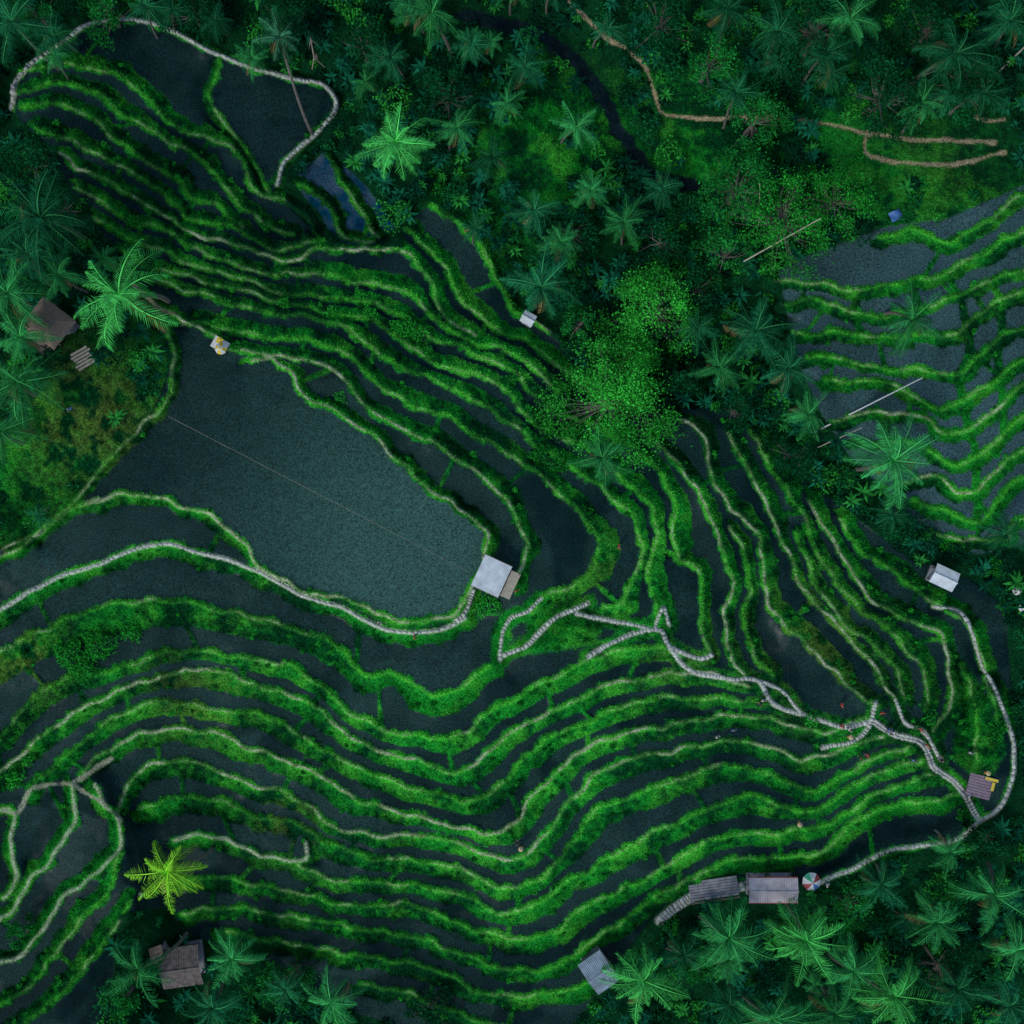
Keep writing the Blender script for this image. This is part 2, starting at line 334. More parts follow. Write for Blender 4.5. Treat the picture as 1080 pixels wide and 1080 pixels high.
lk.new(ramp(nt,ag.outputs['Fac'],0,1,.9,.2),b.inputs['Roughness'])
lk.new(ramp(nt,ag.outputs['Fac'],0,.7,.02,.12),b.inputs['Specular IOR Level'])
bp=ns.new('ShaderNodeBump'); bp.inputs['Distance'].default_value=.06
lk.new(ramp(nt,ag.outputs['Fac'],0,.5,.8,.06),bp.inputs['Strength']); lk.new(nb.outputs[0],bp.inputs['Height']); lk.new(bp.outputs[0],b.inputs['Normal'])
# ------------------------------------------------------------------ mesh builders
def np_mesh(name,V,F,col=None,mat=None,smooth=False,extra=None):
    me=bpy.data.meshes.new(name); V=np.asarray(V,np.float32); F=np.asarray(F,np.int32); nf,k=F.shape
    me.vertices.add(len(V)); me.vertices.foreach_set('co',V.ravel())
    me.loops.add(nf*k); me.loops.foreach_set('vertex_index',F.ravel())
    me.polygons.add(nf); me.polygons.foreach_set('loop_start',np.arange(0,nf*k,k,dtype=np.int32))
    try: me.polygons.foreach_set('loop_total',np.full(nf,k,np.int32))
    except Exception: pass
    if smooth: me.polygons.foreach_set('use_smooth',np.ones(nf,bool))
    me.update(calc_edges=True)
    if col is not None:
        a=me.attributes.new('Col','FLOAT_COLOR','POINT'); c=np.ones((len(V),4),np.float32); c[:,:3]=col; a.data.foreach_set('color',c.ravel())
    for kx,val in (extra or {}).items():
        a=me.attributes.new(kx,'FLOAT','POINT'); a.data.foreach_set('value',np.asarray(val,np.float32).ravel())
    if mat: me.materials.append(mat)
    ob=bpy.data.objects.new(name,me); bpy.context.collection.objects.link(ob); return ob
ext=np.cumsum(4*1.33**np.arange(27))
axf=np.concatenate([U0-ext[::-1],ax,ax[-1]+ext]); M=len(axf); E=len(ext)
pad_=lambda A:np.pad(A,((E,E),(E,E))+((0,0),)*(A.ndim-2),mode='edge')
Zf=pad_(Z); Uf,Vf=np.meshgrid(axf,axf)
od=np.maximum(np.maximum(U0-Uf,Uf-U1),np.maximum(U0-Vf,Vf-U1)); ot=sst(od,0,400)
Zf=Zf*(1-ot)+ot*((fbm(Uf,Vf,900,77)-.5)*14-1)
Cf=pad_(C); Cf=Cf*(1-ot[...,None])+ot[...,None]*np.array([.010,.05,.014])
Gf=pad_(gloss)*(od<=0)
fx=(CAM-Zf)/CAM
V=np.stack([(Uf-540)*S*fx,(540-Vf)*S*fx,Zf],-1).reshape(-1,3)
idx=np.arange(M*M).reshape(M,M)
F=np.stack([idx[:-1,:-1],idx[1:,:-1],idx[1:,1:],idx[:-1,1:]],-1).reshape(-1,4)
np_mesh('rice_terrace_ground',V,F,Cf.reshape(-1,3),mt,True,{'gloss':Gf.reshape(-1)})
# ------------------------------------------------------------------ grass tufts
def rand_cells(mask,n):
    p=mask.ravel(); idx=rng.choice(p.size,n,p=p/p.sum()); r=idx//N; c=idx%N
    return ax[c]+rng.uniform(-.5,.5,n)*DS, ax[r]+rng.uniform(-.5,.5,n)*DS
inn=((UU>-60)&(UU<1140)&(VV>-60)&(VV<1140)).astype(float)
def blades(u,v,nb,h,spread,wd,col):
    n=len(u); base=world(u,v,0)-np.array([0,0,.02]); Vs=[];Cs=[]
    for k in range(nb):
        a=rng.uniform(0,2*np.pi,n); l=rng.uniform(.6,1.2,n)*spread; hh=h*rng.uniform(.6,1.2,n)
        d=np.stack([np.cos(a),np.sin(a),0*a],1); sd=np.stack([-np.sin(a),np.cos(a),0*a],1)*wd
        tip=base+d*l[:,None]; tip[:,2]+=hh
        Vs.append(np.stack([base+sd,base-sd,tip],1)); Cs.append(np.repeat((col*rng.uniform(.5,1.6,n)[:,None])[:,None,:],3,1))
    V=np.concatenate(Vs).reshape(-1,3); Cc=np.concatenate(Cs).reshape(-1,3)
    return V,np.arange(len(V)).reshape(-1,3),Cc
gw=grass*(1-np.clip(pth*1.6,0,1))*inn*(1-.75*nopad*(1-slope))*(1-stream)
u,v=rand_cells(gw,160000)
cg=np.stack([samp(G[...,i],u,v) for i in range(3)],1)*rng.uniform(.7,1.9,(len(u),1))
V,F,cc=blades(u,v,3,.22,.17,.039,cg)
mg=leafmat('grass_blade_mat')
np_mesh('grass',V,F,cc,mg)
sp=2.8; gx=np.arange(-50,1130,sp); RU,RV=np.meshgrid(gx,gx); RU=RU.ravel();RV=RV.ravel()
wx=(fbm(RU,RV,200,61)-.5)*60; wy=(fbm(RU,RV,200,67)-.5)*60
RU=RU+wx+rng.normal(0,.3,RU.size); RV=RV+wy+rng.normal(0,.3,RU.size)
pm=samp(paddy*(1-pond)*(1-.5*wet),RU,RV); k=(pm>rng.uniform(.15,.9,RU.size)); RU=RU[k];RV=RV[k]
tn=samp(tone,RU,RV)[:,None]; ee=samp(east,RU,RV)[:,None]
cr_=np.array([.004,.055,.022])*(1-tn)+np.array([.085,.21,.145])*tn; cr_=cr_*(1-ee*.5)+ee*.5*np.array([.11,.20,.19])*tn
V,F,cc=blades(RU,RV,3,.14,.088,.029,cr_)
np_mesh('rice_plants',V,F,cc,mg)
# ------------------------------------------------------------------ stone paths
ms=vcmat('stone_slab_mat',.85,6,.8,1.2,.2,.3)
def slabs(q,width,name,ln=4.6,base=(.43,.46,.41)):
    seg=np.linalg.norm(np.diff(q,axis=0),axis=1); cs=np.concatenate([[0],np.cumsum(seg)]); tot=cs[-1]
    Vs=[];Fs=[];Cs=[];t=1.
    while t<tot-1:
        l=ln*rr.uniform(.6,1.6); g=rr.uniform(.15,.6)
        c=np.array([np.interp(t+l/2,cs,q[:,0]),np.interp(t+l/2,cs,q[:,1])]); d=np.array([np.interp(t+l,cs,q[:,0]),np.interp(t+l,cs,q[:,1])])-np.array([np.interp(t,cs,q[:,0]),np.interp(t,cs,q[:,1])])
        d/=np.linalg.norm(d)+1e-9; nn=np.array([-d[1],d[0]])
        nw=1 if width<6.5 else 2
        for j in range(nw):
            cw=width/nw; cc=c+nn*((j+.5)*cw-width/2)+np.array([rr.uniform(-.25,.25),rr.uniform(-.25,.25)])
            hw=cw*rr.uniform(.42,.5); hl=l*.5
            cor=[cc+d*a*hl*rr.uniform(.88,1)+nn*b_*hw*rr.uniform(.8,1) for a,b_ in((-1,-1),(1,-1),(1,1),(-1,1))]
            W=np.array([world(p[0],p[1],0) for p in cor]); zt=W[:,2].max()+.015
            top=W.copy(); top[:,2]=zt+np.array([rr.uniform(-.01,.01) for _ in range(4)]); bot=W.copy(); bot[:,2]-=.1
            n0=len(Vs)*8; Vs.append(np.vstack([top,bot]))
            Fs+= [[n0+3,n0+2,n0+1,n0],[n0,n0+1,n0+5,n0+4],[n0+1,n0+2,n0+6,n0+5],[n0+2,n0+3,n0+7,n0+6],[n0+3,n0,n0+4,n0+7]]
            Cs.append(np.tile(np.array(base)*rr.uniform(.8,1.2),(8,1)))
        t+=l+g
    if Vs: np_mesh(name,np.vstack(Vs),Fs,np.vstack(Cs),ms)
for k,(l,(q,sd)) in enumerate(zip(L,lines)):
    if l[3]=='P': slabs(q,3.2,'stone_path')
for (wd_,_),(q,_) in zip(STONES,st): slabs(q,wd_,'stone_path',3.4)
# ------------------------------------------------------------------ foliage
ml=leafmat('leaf_mat'); mlt=leafmat('tree_leaf_mat',.2)
mp=leafmat('palm_leaf_mat',0,True)
mbark=plain('bark_mat',(.13,.12,.10),.9,3,.35,.6)
def unit(a): return a/(np.linalg.norm(a,axis=-1,keepdims=True)+1e-9)
def leafquads(c,size,col,up=.6,asp=.5):
    n=len(c); nr=unit(rng.normal(size=(n,3))*(1-up)+np.array([0,0,up])); a=unit(np.cross(nr,rng.normal(size=(n,3)))); b_=np.cross(nr,a)
    s_=(size*rng.uniform(.6,1.4,n))[:,None]; a=a*s_; b_=b_*s_*asp
    V=np.stack([c-a,c+b_*1.0-a*.1,c+a-nr*s_*.25,c-b_-a*.1],1).reshape(-1,3)
    return V,np.arange(len(V)).reshape(-1,4),np.repeat(col,4,0)
def bush_pts(ctr,R,n,flat=.75):
    d=unit(rng.normal(size=(n,3))); d[:,2]=np.abs(d[:,2])*.95-.05
    ph=rng.uniform(0,6,4); az=np.arctan2(d[:,1],d[:,0])
    lump=.78+.16*np.sin(az*3+ph[0])+.12*np.sin(az*5+ph[1]+d[:,2]*4)+.1*np.sin(az*8+ph[2]+d[:,2]*9)
    r=R*lump*rng.uniform(.55,1.05,n)**.6
    p=d*r[:,None]; p[:,2]*=flat; return ctr+p
clear=np.clip(blob(90,440,62)+blob(35,500,45)+blob(560,175,50)+.6*blob(590,110,35)+.9*blob(750,150,45)+blob(975,160,50)+blob(1040,170,40)+blob(62,345,28)+blob(85,378,20)+blob(198,1010,28)+blob(630,1015,26)+blob(810,932,30)+blob(770,940,25)+blob(720,955,20)+blob(987,608,18)+.8*blob(500,275,35)+.7*blob(900,180,40)+blob(150,935,16),0,1)
jm=nopad*(1-np.clip(clear*1.3,0,1))*(Dt>7)*(Ds_>8)*(D>9)*(Dst>11)
mid=((UU>-135)&(UU<1215)&(VV>-135)&(VV<1215)).astype(float)
Vs=[];Cs=[]
u,v=rand_cells(jm*mid,2500)
for a,b_ in zip(u,v):
    big_=rng.random()<.24; R=rng.uniform(.5,1.0)*(2.3 if big_ else 1.15); br=rng.random()
    col=np.array([.003,.038,.017]) if br<.45 else (np.array([.006,.095,.024]) if br<.78 else np.array([.022,.23,.026]))
    n=int(110*R*R**.3)+30; c=world(a,b_,.1+(rng.uniform(.3,2.4) if big_ else 0)); p=bush_pts(c,R,n)
    cc=col*rng.uniform(.4,1.8,(n,1)); V_,_,c_=leafquads(p,np.full(n,.15),cc); Vs.append(V_);Cs.append(c_)
V=np.vstack(Vs); np_mesh('jungle_undergrowth',V,np.arange(len(V)).reshape(-1,4),np.vstack(Cs),ml)
Vs=[];Cs=[]
u,v=rand_cells(jm*mid*(1+2*np.clip(blob(600,230,90)+blob(790,380,60)+blob(470,130,60)+blob(540,200,60),0,1)),1700)
for a,b_ in zip(u,v):
    n=rng.integers(7,12); c=world(a,b_,rng.uniform(.2,2.2)); Ln=rng.uniform(.6,1.6)
    col=np.array([.004,.058,.028])*rng.uniform(.6,2.3)
    if rng.random()<.16: col=np.array([.02,.20,.03])
    a0=rng.uniform(0,6)
    for i in range(n):
        az=a0+i*2.4; e=rng.uniform(.1,.9); d=np.array([math.cos(az),math.sin(az),0]); sd=np.array([-d[1],d[0],0])
        ll=Ln*rng.uniform(.7,1.1); wd=ll*.13; p0=c; p1=c+d*ll*.5*math.cos(e)+np.array([0,0,ll*.5*math.sin(e)]); p2=p1+d*ll*.5+np.array([0,0,-ll*.15])
        for q0,q1,w0,w1 in((p0,p1,wd*.25,wd),(p1,p2,wd,wd*.12)):
            Vs.append(np.array([q0-sd*w0,q0+sd*w0,q1+sd*w1,q1-sd*w1])); Cs.append(np.tile(col*rng.uniform(.6,1.5),(4,1)))
V=np.vstack(Vs); np_mesh('banana_plants',V,np.arange(len(V)).reshape(-1,4),np.vstack(Cs),ml)
Vs=[];Cs=[]
BL=[(515,638,17,1),(75,690,20,.7),(105,680,22,.6),(90,705,18,.6),(140,665,14,.6),(425,348,16,.8),(440,352,12,.8),(380,312,9,.8),(350,330,9,.7),(360,418,8,.7),(280,240,9,.5),(15,820,14,.9),(30,800,9,.8),(250,366,8,.7),(855,760,9,1),(980,758,10,.5),(965,770,8,.5),(150,860,8,.5),(570,480,14,.4),(590,490,12,.35),(450,372,9,.6),(540,400,8,.5),(465,200,14,.3),(600,455,12,.6),(140,235,9,.6),(300,320,8,.6),(970,560,10,.6),(1000,575,12,.5),(1050,770,14,.4),(1030,740,12,.3),(390,330,9,.7),(1045,600,14,.4),(1060,640,10,.4),(1015,860,9,.5),(985,820,8,.4)]
u,v=rand_cells(grass*(1-nopad)*(D<30)*inn*(np.abs(s)>3)*(pth<.2),900)
BL+= [(a,b_,rng.uniform(1.6,4.8),rng.uniform(0,1.1)) for a,b_ in zip(u,v)]
for a,b_,r,br in BL:
    R=r*S; n=int(80+220*R*R); c=world(a,b_,.05); p=bush_pts(c,R,n,.8)
    col=np.array([.003,.06,.012])*(1-br)+np.array([.022,.32,.028])*br
    V_,_,c_=leafquads(p,np.full(n,min(.12,.05+R*.06)),col*rng.uniform(.5,1.6,(n,1))); Vs.append(V_);Cs.append(c_)
V=np.vstack(Vs); np_mesh('terrace_shrubs',V,np.arange(len(V)).reshape(-1,4),np.vstack(Cs),ml)

def tube(path,radii,k=7):
    V=[];F=[]; path=np.asarray(path,float)
    for i,p in enumerate(path):
        d=path[min(i+1,len(path)-1)]-path[max(i-1,0)]; d/=np.linalg.norm(d)+1e-9
        x=np.cross(d,[0,1,0] if abs(d[1])<.9 else [1,0,0]); x/=np.linalg.norm(x); y=np.cross(d,x)
        for j in range(k):
            a=2*math.pi*j/k; V.append(p+(x*math.cos(a)+y*math.sin(a))*radii[i])
    for i in range(len(path)-1):
        for j in range(k):
            F.append([i*k+j,i*k+(j+1)%k,(i+1)*k+(j+1)%k,(i+1)*k+j])
    return V,F
class MB:
    def __init__(s): s.V=[];s.F=[];s.mi=[];s.C=[]
    def add(s,V,F,mi=0,col=(.5,.5,.5)):
        n=len(s.V); V=[tuple(map(float,p)) for p in V]; s.V+=V; s.F+=[[int(i)+n for i in f] for f in F]; s.mi+=[mi]*len(F)
        c=np.asarray(col,float); s.C+= [tuple(c)]*len(V) if c.ndim==1 else [tuple(x) for x in c]
    def mesh(s,name,mats,smooth=False):
        me=bpy.data.meshes.new(name); me.from_pydata(s.V,[],s.F)
        for m in mats: me.materials.append(m)
        me.polygons.foreach_set('material_index',s.mi)
        a=me.attributes.new('Col','FLOAT_COLOR','POINT'); c=np.ones((len(s.V),4),np.float32); c[:,:3]=np.array(s.C); a.data.foreach_set('color',c.ravel())
        if smooth: me.polygons.foreach_set('use_smooth',[True]*len(s.F))
        me.update(); return me
def link(name,me,loc,rotz=0,sc=1,parent=None):
    o=bpy.data.objects.new(name,me); bpy.context.collection.objects.link(o); o.location=loc; o.rotation_euler=(0,0,rotz); o.scale=(sc,)*3
    if parent: o.parent=parent
    return o
# palms ---------------------------------------------------------------
def palm_mesh(seed,col,lean,h=8.,R=4.,nf=22):
    r=random.Random(seed); mb=MB()
    path=[(lean*t**1.6,.2*math.sin(t*3),h*t) for t in np.linspace(0,1,9)]
    path[0]=(0,0,-.8)
    V,F=tube(path,np.linspace(.2,.11,9)); mb.add(V,F,1)
    top=np.array(path[-1])
    for i in range(nf):
        az=i*2.39996+r.uniform(-.45,.45); q=i/nf; e=math.radians(75-105*q+r.uniform(-12,12)); Lf=R*r.uniform(.7,1.2)*(.75 if q<.15 else 1)
        droop=math.radians(r.uniform(45,100)); d=np.array([math.cos(az),math.sin(az),0]); sd=np.array([-d[1],d[0],0]); bend=r.uniform(-.6,.6); roll=r.uniform(-.5,.5)
        pts=[top.copy()]; dirs=[]; K=12
        for t in range(K):
            ee=e-droop*(t/K)**1.2; dd=d*math.cos(ee)+np.array([0,0,math.sin(ee)])+sd*bend*t/K; dd/=np.linalg.norm(dd); dirs.append(dd); pts.append(pts[-1]+dd*Lf/K)
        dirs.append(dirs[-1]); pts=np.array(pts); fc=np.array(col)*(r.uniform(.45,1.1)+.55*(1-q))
        if q>.88 and r.random()<.5: fc=np.array([.13,.11,.045])
        for t in range(K):
            w0=.045*(1-t/K)+.012; w1=.045*(1-(t+1)/K)+.012; mb.add([pts[t]-sd*w0,pts[t]+sd*w0,pts[t+1]+sd*w1,pts[t+1]-sd*w1],[[0,1,2,3]],0,fc*1.7+np.array([.015,.025,0]))
        nl=28
        for j in range(nl):
            t=.08+.92*j/(nl-1); x=t*K; i0=min(int(x),K-1); f=x-i0; p=pts[i0]*(1-f)+pts[i0+1]*f; dd=dirs[i0]; ll=.24*Lf*math.sin(math.pi*min(.97,t*.8+.14))*r.uniform(.7,1.15)+.08
            if r.random()<.06: continue
            for sg in(-1,1):
                ld=sd*sg*.85+dd*(.35+.5*t)+np.array([0,0,-.35-r.uniform(0,.45)+sg*roll]); ld/=np.linalg.norm(ld); wv=np.cross(ld,[0,0,1]); wv/=np.linalg.norm(wv)+1e-9; wd=.03
                tip=p+ld*ll+np.array([0,0,-.12*ll])
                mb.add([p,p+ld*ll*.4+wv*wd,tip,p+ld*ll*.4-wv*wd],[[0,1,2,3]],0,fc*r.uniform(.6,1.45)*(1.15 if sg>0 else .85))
    for i in range(6):
        a=r.uniform(0,6.28); c=top+np.array([math.cos(a)*.25,math.sin(a)*.25,-.3]); V,F=tube([c+[0,0,.14],c+[0,0,.07],c-[0,0,.07],c-[0,0,.14]],[.03,.12,.12,.03],6); mb.add(V,F,0,(.08,.13,.03))
    return mb.mesh('palm_mesh',[mp,mbark]),lean,h
PC={'d':(.008,.090,.034),'m':(.020,.18,.046),'b':(.042,.32,.060),'y':(.14,.36,.02)}
pm_={k:[palm_mesh(i*10+j,c,[.8,2.2,1.4,1.8][j],8,4,[24,18,28,21][j]) for j in range(4)] for i,(k,c) in enumerate(PC.items())}
pl_=palm_mesh(77,(.03,.14,.07),7.5,8.,2.7,15)
PALMS=[(40,235,50,'d'),(125,318,50,'b'),(415,150,38,'b'),(450,15,38,'m'),(18,22,38,'d'),(12,308,40,'m'),(20,405,44,'m'),(2,450,35,'m'),(575,300,38,'d'),(610,135,28,'m'),(553,72,24,'d'),(765,12,32,'d'),(1005,60,42,'d'),(1062,25,34,'d'),(965,340,36,'m'),(940,480,48,'m'),(795,352,36,'d'),(832,392,32,'d'),(638,482,28,'m'),(180,917,38,'y'),(148,1020,38,'m'),(245,1010,32,'m'),(683,1035,44,'b'),(765,988,42,'m'),(850,990,44,'b'),(1050,940,42,'m'),(942,1055,46,'b'),(815,1072,40,'m'),(1062,1060,36,'d'),(225,1062,34,'d'),(352,1060,36,'m'),(870,60,30,'d'),(60,40,28,'d'),(520,170,24,'d'),(560,225,26,'d'),(500,50,24,'d'),(385,85,20,'m'),(1062,560,26,'d'),(30,270,34,'d'),(60,290,26,'m'),(930,930,30,'d'),(1075,1000,34,'m'),(985,970,34,'m'),(640,30,22,'d'),(1040,100,28,'d'),(20,355,30,'m'),(60,60,20,'m'),(300,1040,26,'d'),(620,200,22,'m'),(500,240,20,'d'),(1130,100,40,'d'),(-50,300,40,'m'),(1140,950,44,'m'),(-50,30,40,'d'),(720,1010,30,'d'),(900,1020,36,'m'),(1010,1040,36,'d'),(770,1060,30,'d'),(880,1072,32,'m'),(1000,900,24,'m'),(480,135,26,'m'),(660,235,26,'m'),(735,345,28,'d'),(590,255,24,'m'),(700,200,24,'d'),(850,440,26,'m'),(760,385,26,'m'),(535,110,22,'m'),(900,20,34,'m'),(820,30,30,'d'),(970,110,26,'m'),(410,60,26,'d')]
u,v=rand_cells(jm*inn,30)
PALMS+=[(a,b_,rng.uniform(15,28),'dm'[int(rng.random()<.4)]) for a,b_ in zip(u,v)]
for i,(a,b_,r,kk) in enumerate(PALMS):
    me,ln,h=pm_[kk][(i*7+i//4)%4]; sc=r*S/3.75; zc=float(samp(Z,a,b_))+h*sc; X,Y,_=world_at(a,b_,zc); rot=rng.uniform(0,6.28)
    bx=X-math.cos(rot)*ln*sc; by=Y-math.sin(rot)*ln*sc; link('palm_tree',me,(bx,by,zc-h*sc),rot,sc).rotation_euler=(rng.uniform(-.05,.05),rng.uniform(-.05,.05),rot)
me,ln,h=pl_; zb=float(samp(Z,328,142)); X,Y,_=world_at(303,68,zb+8); x0,y0,_=world_at(330,142,zb); link('palm_tree',me,(x0,y0,zb),math.atan2(Y-y0,X-x0),1.)
# broadleaf -------------------------------------------------------------
def tree(u,v,rpx,h,col,ncl,lpc,leaf=.13,name='broadleaf_tree',bark=(.2,.2,.17)):
    zc=float(samp(Z,u,v)); X,Y,_=world_at(u,v,zc+h); R=rpx*S; mb=MB()
    fork=np.array([0,0,h*.5])
    V,F=tube([(0,0,-.5),(.05,0,h*.25),fork],[R*.07+.08,R*.05+.05,R*.04+.04]); mb.add(V,F,1,bark)
    allc=[];allcol=[]; ph=rng.uniform(0,6)
    for i in range(ncl):
        az=rng.uniform(0,6.28); rr_=R*math.sqrt(rng.random())*(.85+.2*math.sin(az*3+ph)); zz=h*(.98-.5*(rr_/R)**2)+rng.uniform(-.3,.12)*h*.6
        c=np.array([math.cos(az)*rr_,math.sin(az)*rr_,zz]); mdl=(fork+c)/2+np.array([0,0,-.3])+rng.normal(size=3)*.2
        V,F=tube([fork,mdl,c],[R*.02+.03,.035,.012],5); mb.add(V,F,1,bark)
        cr=R*rng.uniform(.10,.24)+.12; n=int(lpc*rng.uniform(.6,1.3)*(cr/R/.18)); p=c+rng.normal(size=(n,3))*np.array([cr,cr,cr*.5])*.5
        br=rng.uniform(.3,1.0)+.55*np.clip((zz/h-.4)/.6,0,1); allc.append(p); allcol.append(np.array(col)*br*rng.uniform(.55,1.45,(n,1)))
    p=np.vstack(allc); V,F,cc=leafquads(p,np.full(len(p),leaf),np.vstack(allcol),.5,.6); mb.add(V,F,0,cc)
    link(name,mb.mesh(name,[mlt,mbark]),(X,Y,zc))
bg=(.040,.42,.044); mg_=(.014,.20,.034); dg=(.005,.080,.024)
for t in [(645,424,72,6,bg,74,150,.12),(692,322,56,7,bg,58,130,.12),(668,372,36,6,bg,26,110,.12),(612,340,26,5,mg_,18,90),(835,225,58,8,(.020,.28,.028),50,90,.11),(890,205,44,7,(.020,.27,.028),34,90,.11),(785,190,45,8,mg_,34,90),(800,120,38,6,mg_,28,90),
  (770,265,34,6,mg_,18,80),(870,20,50,8,dg,34,110),(940,90,46,8,dg,30,110),(1030,70,40,8,dg,26,110),(700,15,40,7,dg,26,100),(300,15,38,6,dg,24,100),(25,165,36,6,dg,24,110),(380,40,34,6,dg,22,100),(470,95,40,6,dg,26,110),
  (30,5,34,6,mg_,20,90),(200,8,36,5,dg,22,100),(60,215,22,5,dg,14,90),(300,1045,34,5,mg_,24,100),(730,1020,32,6,mg_,20,90),(900,960,36,6,mg_,24,90),(1000,1030,44,7,dg,28,110),(880,1060,30,6,dg,18,90),(450,1075,30,4,dg,18,90),(1050,890,26,5,dg,16,90),(720,400,34,5,dg,22,100),(780,430,26,5,dg,16,90),(840,480,26,5,dg,16,90),(605,240,32,5,dg,20,100),(700,250,30,6,dg,18,90),(950,540,22,4,dg,14,80),(20,990,18,3,mg_,10,70),(125,1060,26,4,mg_,16,80),(110,8,34,5,mg_,20,90),(750,60,34,6,mg_,20,90),(990,20,36,7,dg,22,100),(740,300,30,5,dg,18,90)]:
    tree(*t)
# ------------------------------------------------------------------ buildings
def boxv(c,sz):
    x,y,z=c; a,b_,d=[q/2 for q in sz]
    V=[(x+i*a,y+j*b_,z+k*d) for k in(-1,1) for j in(-1,1) for i in(-1,1)]
    return V,[[0,2,3,1],[4,5,7,6],[0,1,5,4],[2,6,7,3],[0,4,6,2],[1,3,7,5]]
def part(name,items,mat,parent,smooth=False):
    mb=MB()
    for V,F in items: mb.add(V,F)
    return link(name,mb.mesh(name,[mat],smooth),(0,0,0),0,1,parent)
def empty(name,u,v,rot,h=0):
    o=bpy.data.objects.new(name,None); bpy.context.collection.objects.link(o); o.location=tuple(map(float,world(u,v,h))); o.rotation_euler=(0,0,rot); return o
def slope_panel(x0,x1,y0,y1,z0,z1,corr=.025,pitch=.18,thick=.04):
    n=max(4,int((x1-x0)/pitch*4)); V=[];F=[]
    xs=np.linspace(x0,x1,n+1)
    for lay in(0,-thick):
        for x in xs:
            zz=corr*math.sin((x-x0)/pitch*2*math.pi)
            V+= [(x,y0,z0+zz+lay),(x,y1,z1+zz+lay)]
    m=2*(n+1)
    for i in range(n):
        a=2*i; F+=[[a,a+2,a+3,a+1],[m+a,m+a+1,m+a+3,m+a+2],[a,m+a,m+a+2,a+2],[a+1,a+3,m+a+3,m+a+1]]
    F+=[[0,1,m+1,m],[2*n,m+2*n,m+2*n+1,2*n+1]]
    return V,F
mwhite=plain('white_sheet_roof',(.60,.66,.68),.6,1.2,.25,.1); mgrey=plain('grey_metal_roof',(.22,.30,.36),.5,1.5,.35,.15); mbrown=plain('brown_tile_roof',(.14,.12,.11),.85,2.5,.5,.6)
mpink=plain('faded_red_roof',(.50,.45,.46),.6,1.3,.3,.1); mwood=plain('weathered_wood',(.17,.14,.11),.85,5,.4,.5); mconc=plain('concrete_mat',(.22,.23,.25),.9,2,.35,.4); mred=plain('red_paint',(.35,.05,.05),.6,3,.2,.1)
myel=plain('yellow_cloth',(.65,.5,.05),.8,5,.1,.1); mblue=plain('blue_tarp',(.05,.16,.4),.5,4,.2,.3); mw=plain('white_cloth',(.6,.62,.62),.8,5,.08,.1); mthatch=plain('thatch_mat',(.24,.18,.14),.95,9,.5,1.0); mbam=plain('bamboo_mat',(.40,.36,.27),.7,4,.25,.2)
def hut(name,u,v,w,d,rot,roof,kind='gable',h=2.2,rise=.7,over=.25,wall=None):
    e=empty(name,u,v,rot); 
    part('floor',[boxv((0,0,.05),(w-.1,d-.1,.5))],mconc,e)
    posts=[boxv((sx*(w/2-.25),sy*(d/2-.25),h/2+.1),(.14,.14,h)) for sx in(-1,0,1) for sy in(-1,1)]
    part('posts',posts,mwood,e)
    part('beams',[boxv((0,sy*(d/2-.25),h+.16),(w-.2,.12,.12)) for sy in(-1,1)]+[boxv((sx*(w/2-.25),0,h+.28),(.12,d-.2,.12)) for sx in(-1,1)],mwood,e)
    if wall:
        part('walls',[boxv((0,d/2-.33,h*.55),(w-.7,.1,h*.75)),boxv((-w/2+.33,0,h*.55),(.1,d-.9,h*.75))],wall,e)
    z=h+.4
    if kind=='gable':
        part('roof',[slope_panel(-w/2-over,w/2+over,-d/2-over,-.0,z,z+rise),slope_panel(-w/2-over,w/2+over,d/2+over,.0,z,z+rise)],roof,e)
        part('ridge_cap',[tube([(-w/2-over-.03,0,z+rise),(0,0,z+rise+.02),(w/2+over+.03,0,z+rise)],[.09,.09,.09],8)],roof,e)
    elif kind=='shed':
        part('roof',[slope_panel(-w/2-over,w/2+over,-d/2-over,d/2+over,z+rise,z)],roof,e)
        part('fascia',[boxv((0,d/2+over+.03,z-.05),(w+2*over,.04,.12)),boxv((0,-d/2-over-.03,z+rise-.05),(w+2*over,.04,.12))],mwood,e)
    else:
        n=40; V=[];F=[]
        prof=[(1.0,0),(.93,.12),(.7,.42),(.4,.75),(.12,1.0)]
        for f,zz in prof:
            for i in range(n):
                a=2*math.pi*i/n; cx=math.cos(a);sy=math.sin(a); k=1/max(abs(cx),abs(sy)); jj=1+rr.uniform(-.025,.025)
                V.append((cx*k*(w/2+over)*(f if f>.2 else f+.25)*jj,sy*k*(d/2+over)*f*jj,z+rise*1.4*zz+rr.uniform(-.02,.02)))
        for l in range(len(prof)-1):
            for i in range(n): F.append([l*n+i,l*n+(i+1)%n,(l+1)*n+(i+1)%n,(l+1)*n+i])
        F.append([4*n+i for i in range(n)]); F.append([i for i in range(n)][::-1])
        part('roof',[(V,F)],roof,e); part('ridge_cap',[tube([(-w*.2,0,z+rise*1.42),(0,0,z+rise*1.45),(w*.2,0,z+rise*1.42)],[.12,.13,.12],8)],roof,e)
    return e
R_=math.radians
e=hut('rest_pavilion',519,606,2.6,3.0,R_(-25),mwhite,'shed',2.2,.25,.15)
part('side_awning',[slope_panel(1.55,2.55,-1.4,1.3,2.35,2.2,.01)],mbam,e); part('awning_posts',[boxv((2.4,y,1.15),(.1,.1,2.3)) for y in(-1.2,1.2)],mwood,e)
e=hut('farm_hut',62,345,3.4,2.9,R_(-38),mthatch,'hip',2.2,.8,.3,mwood)
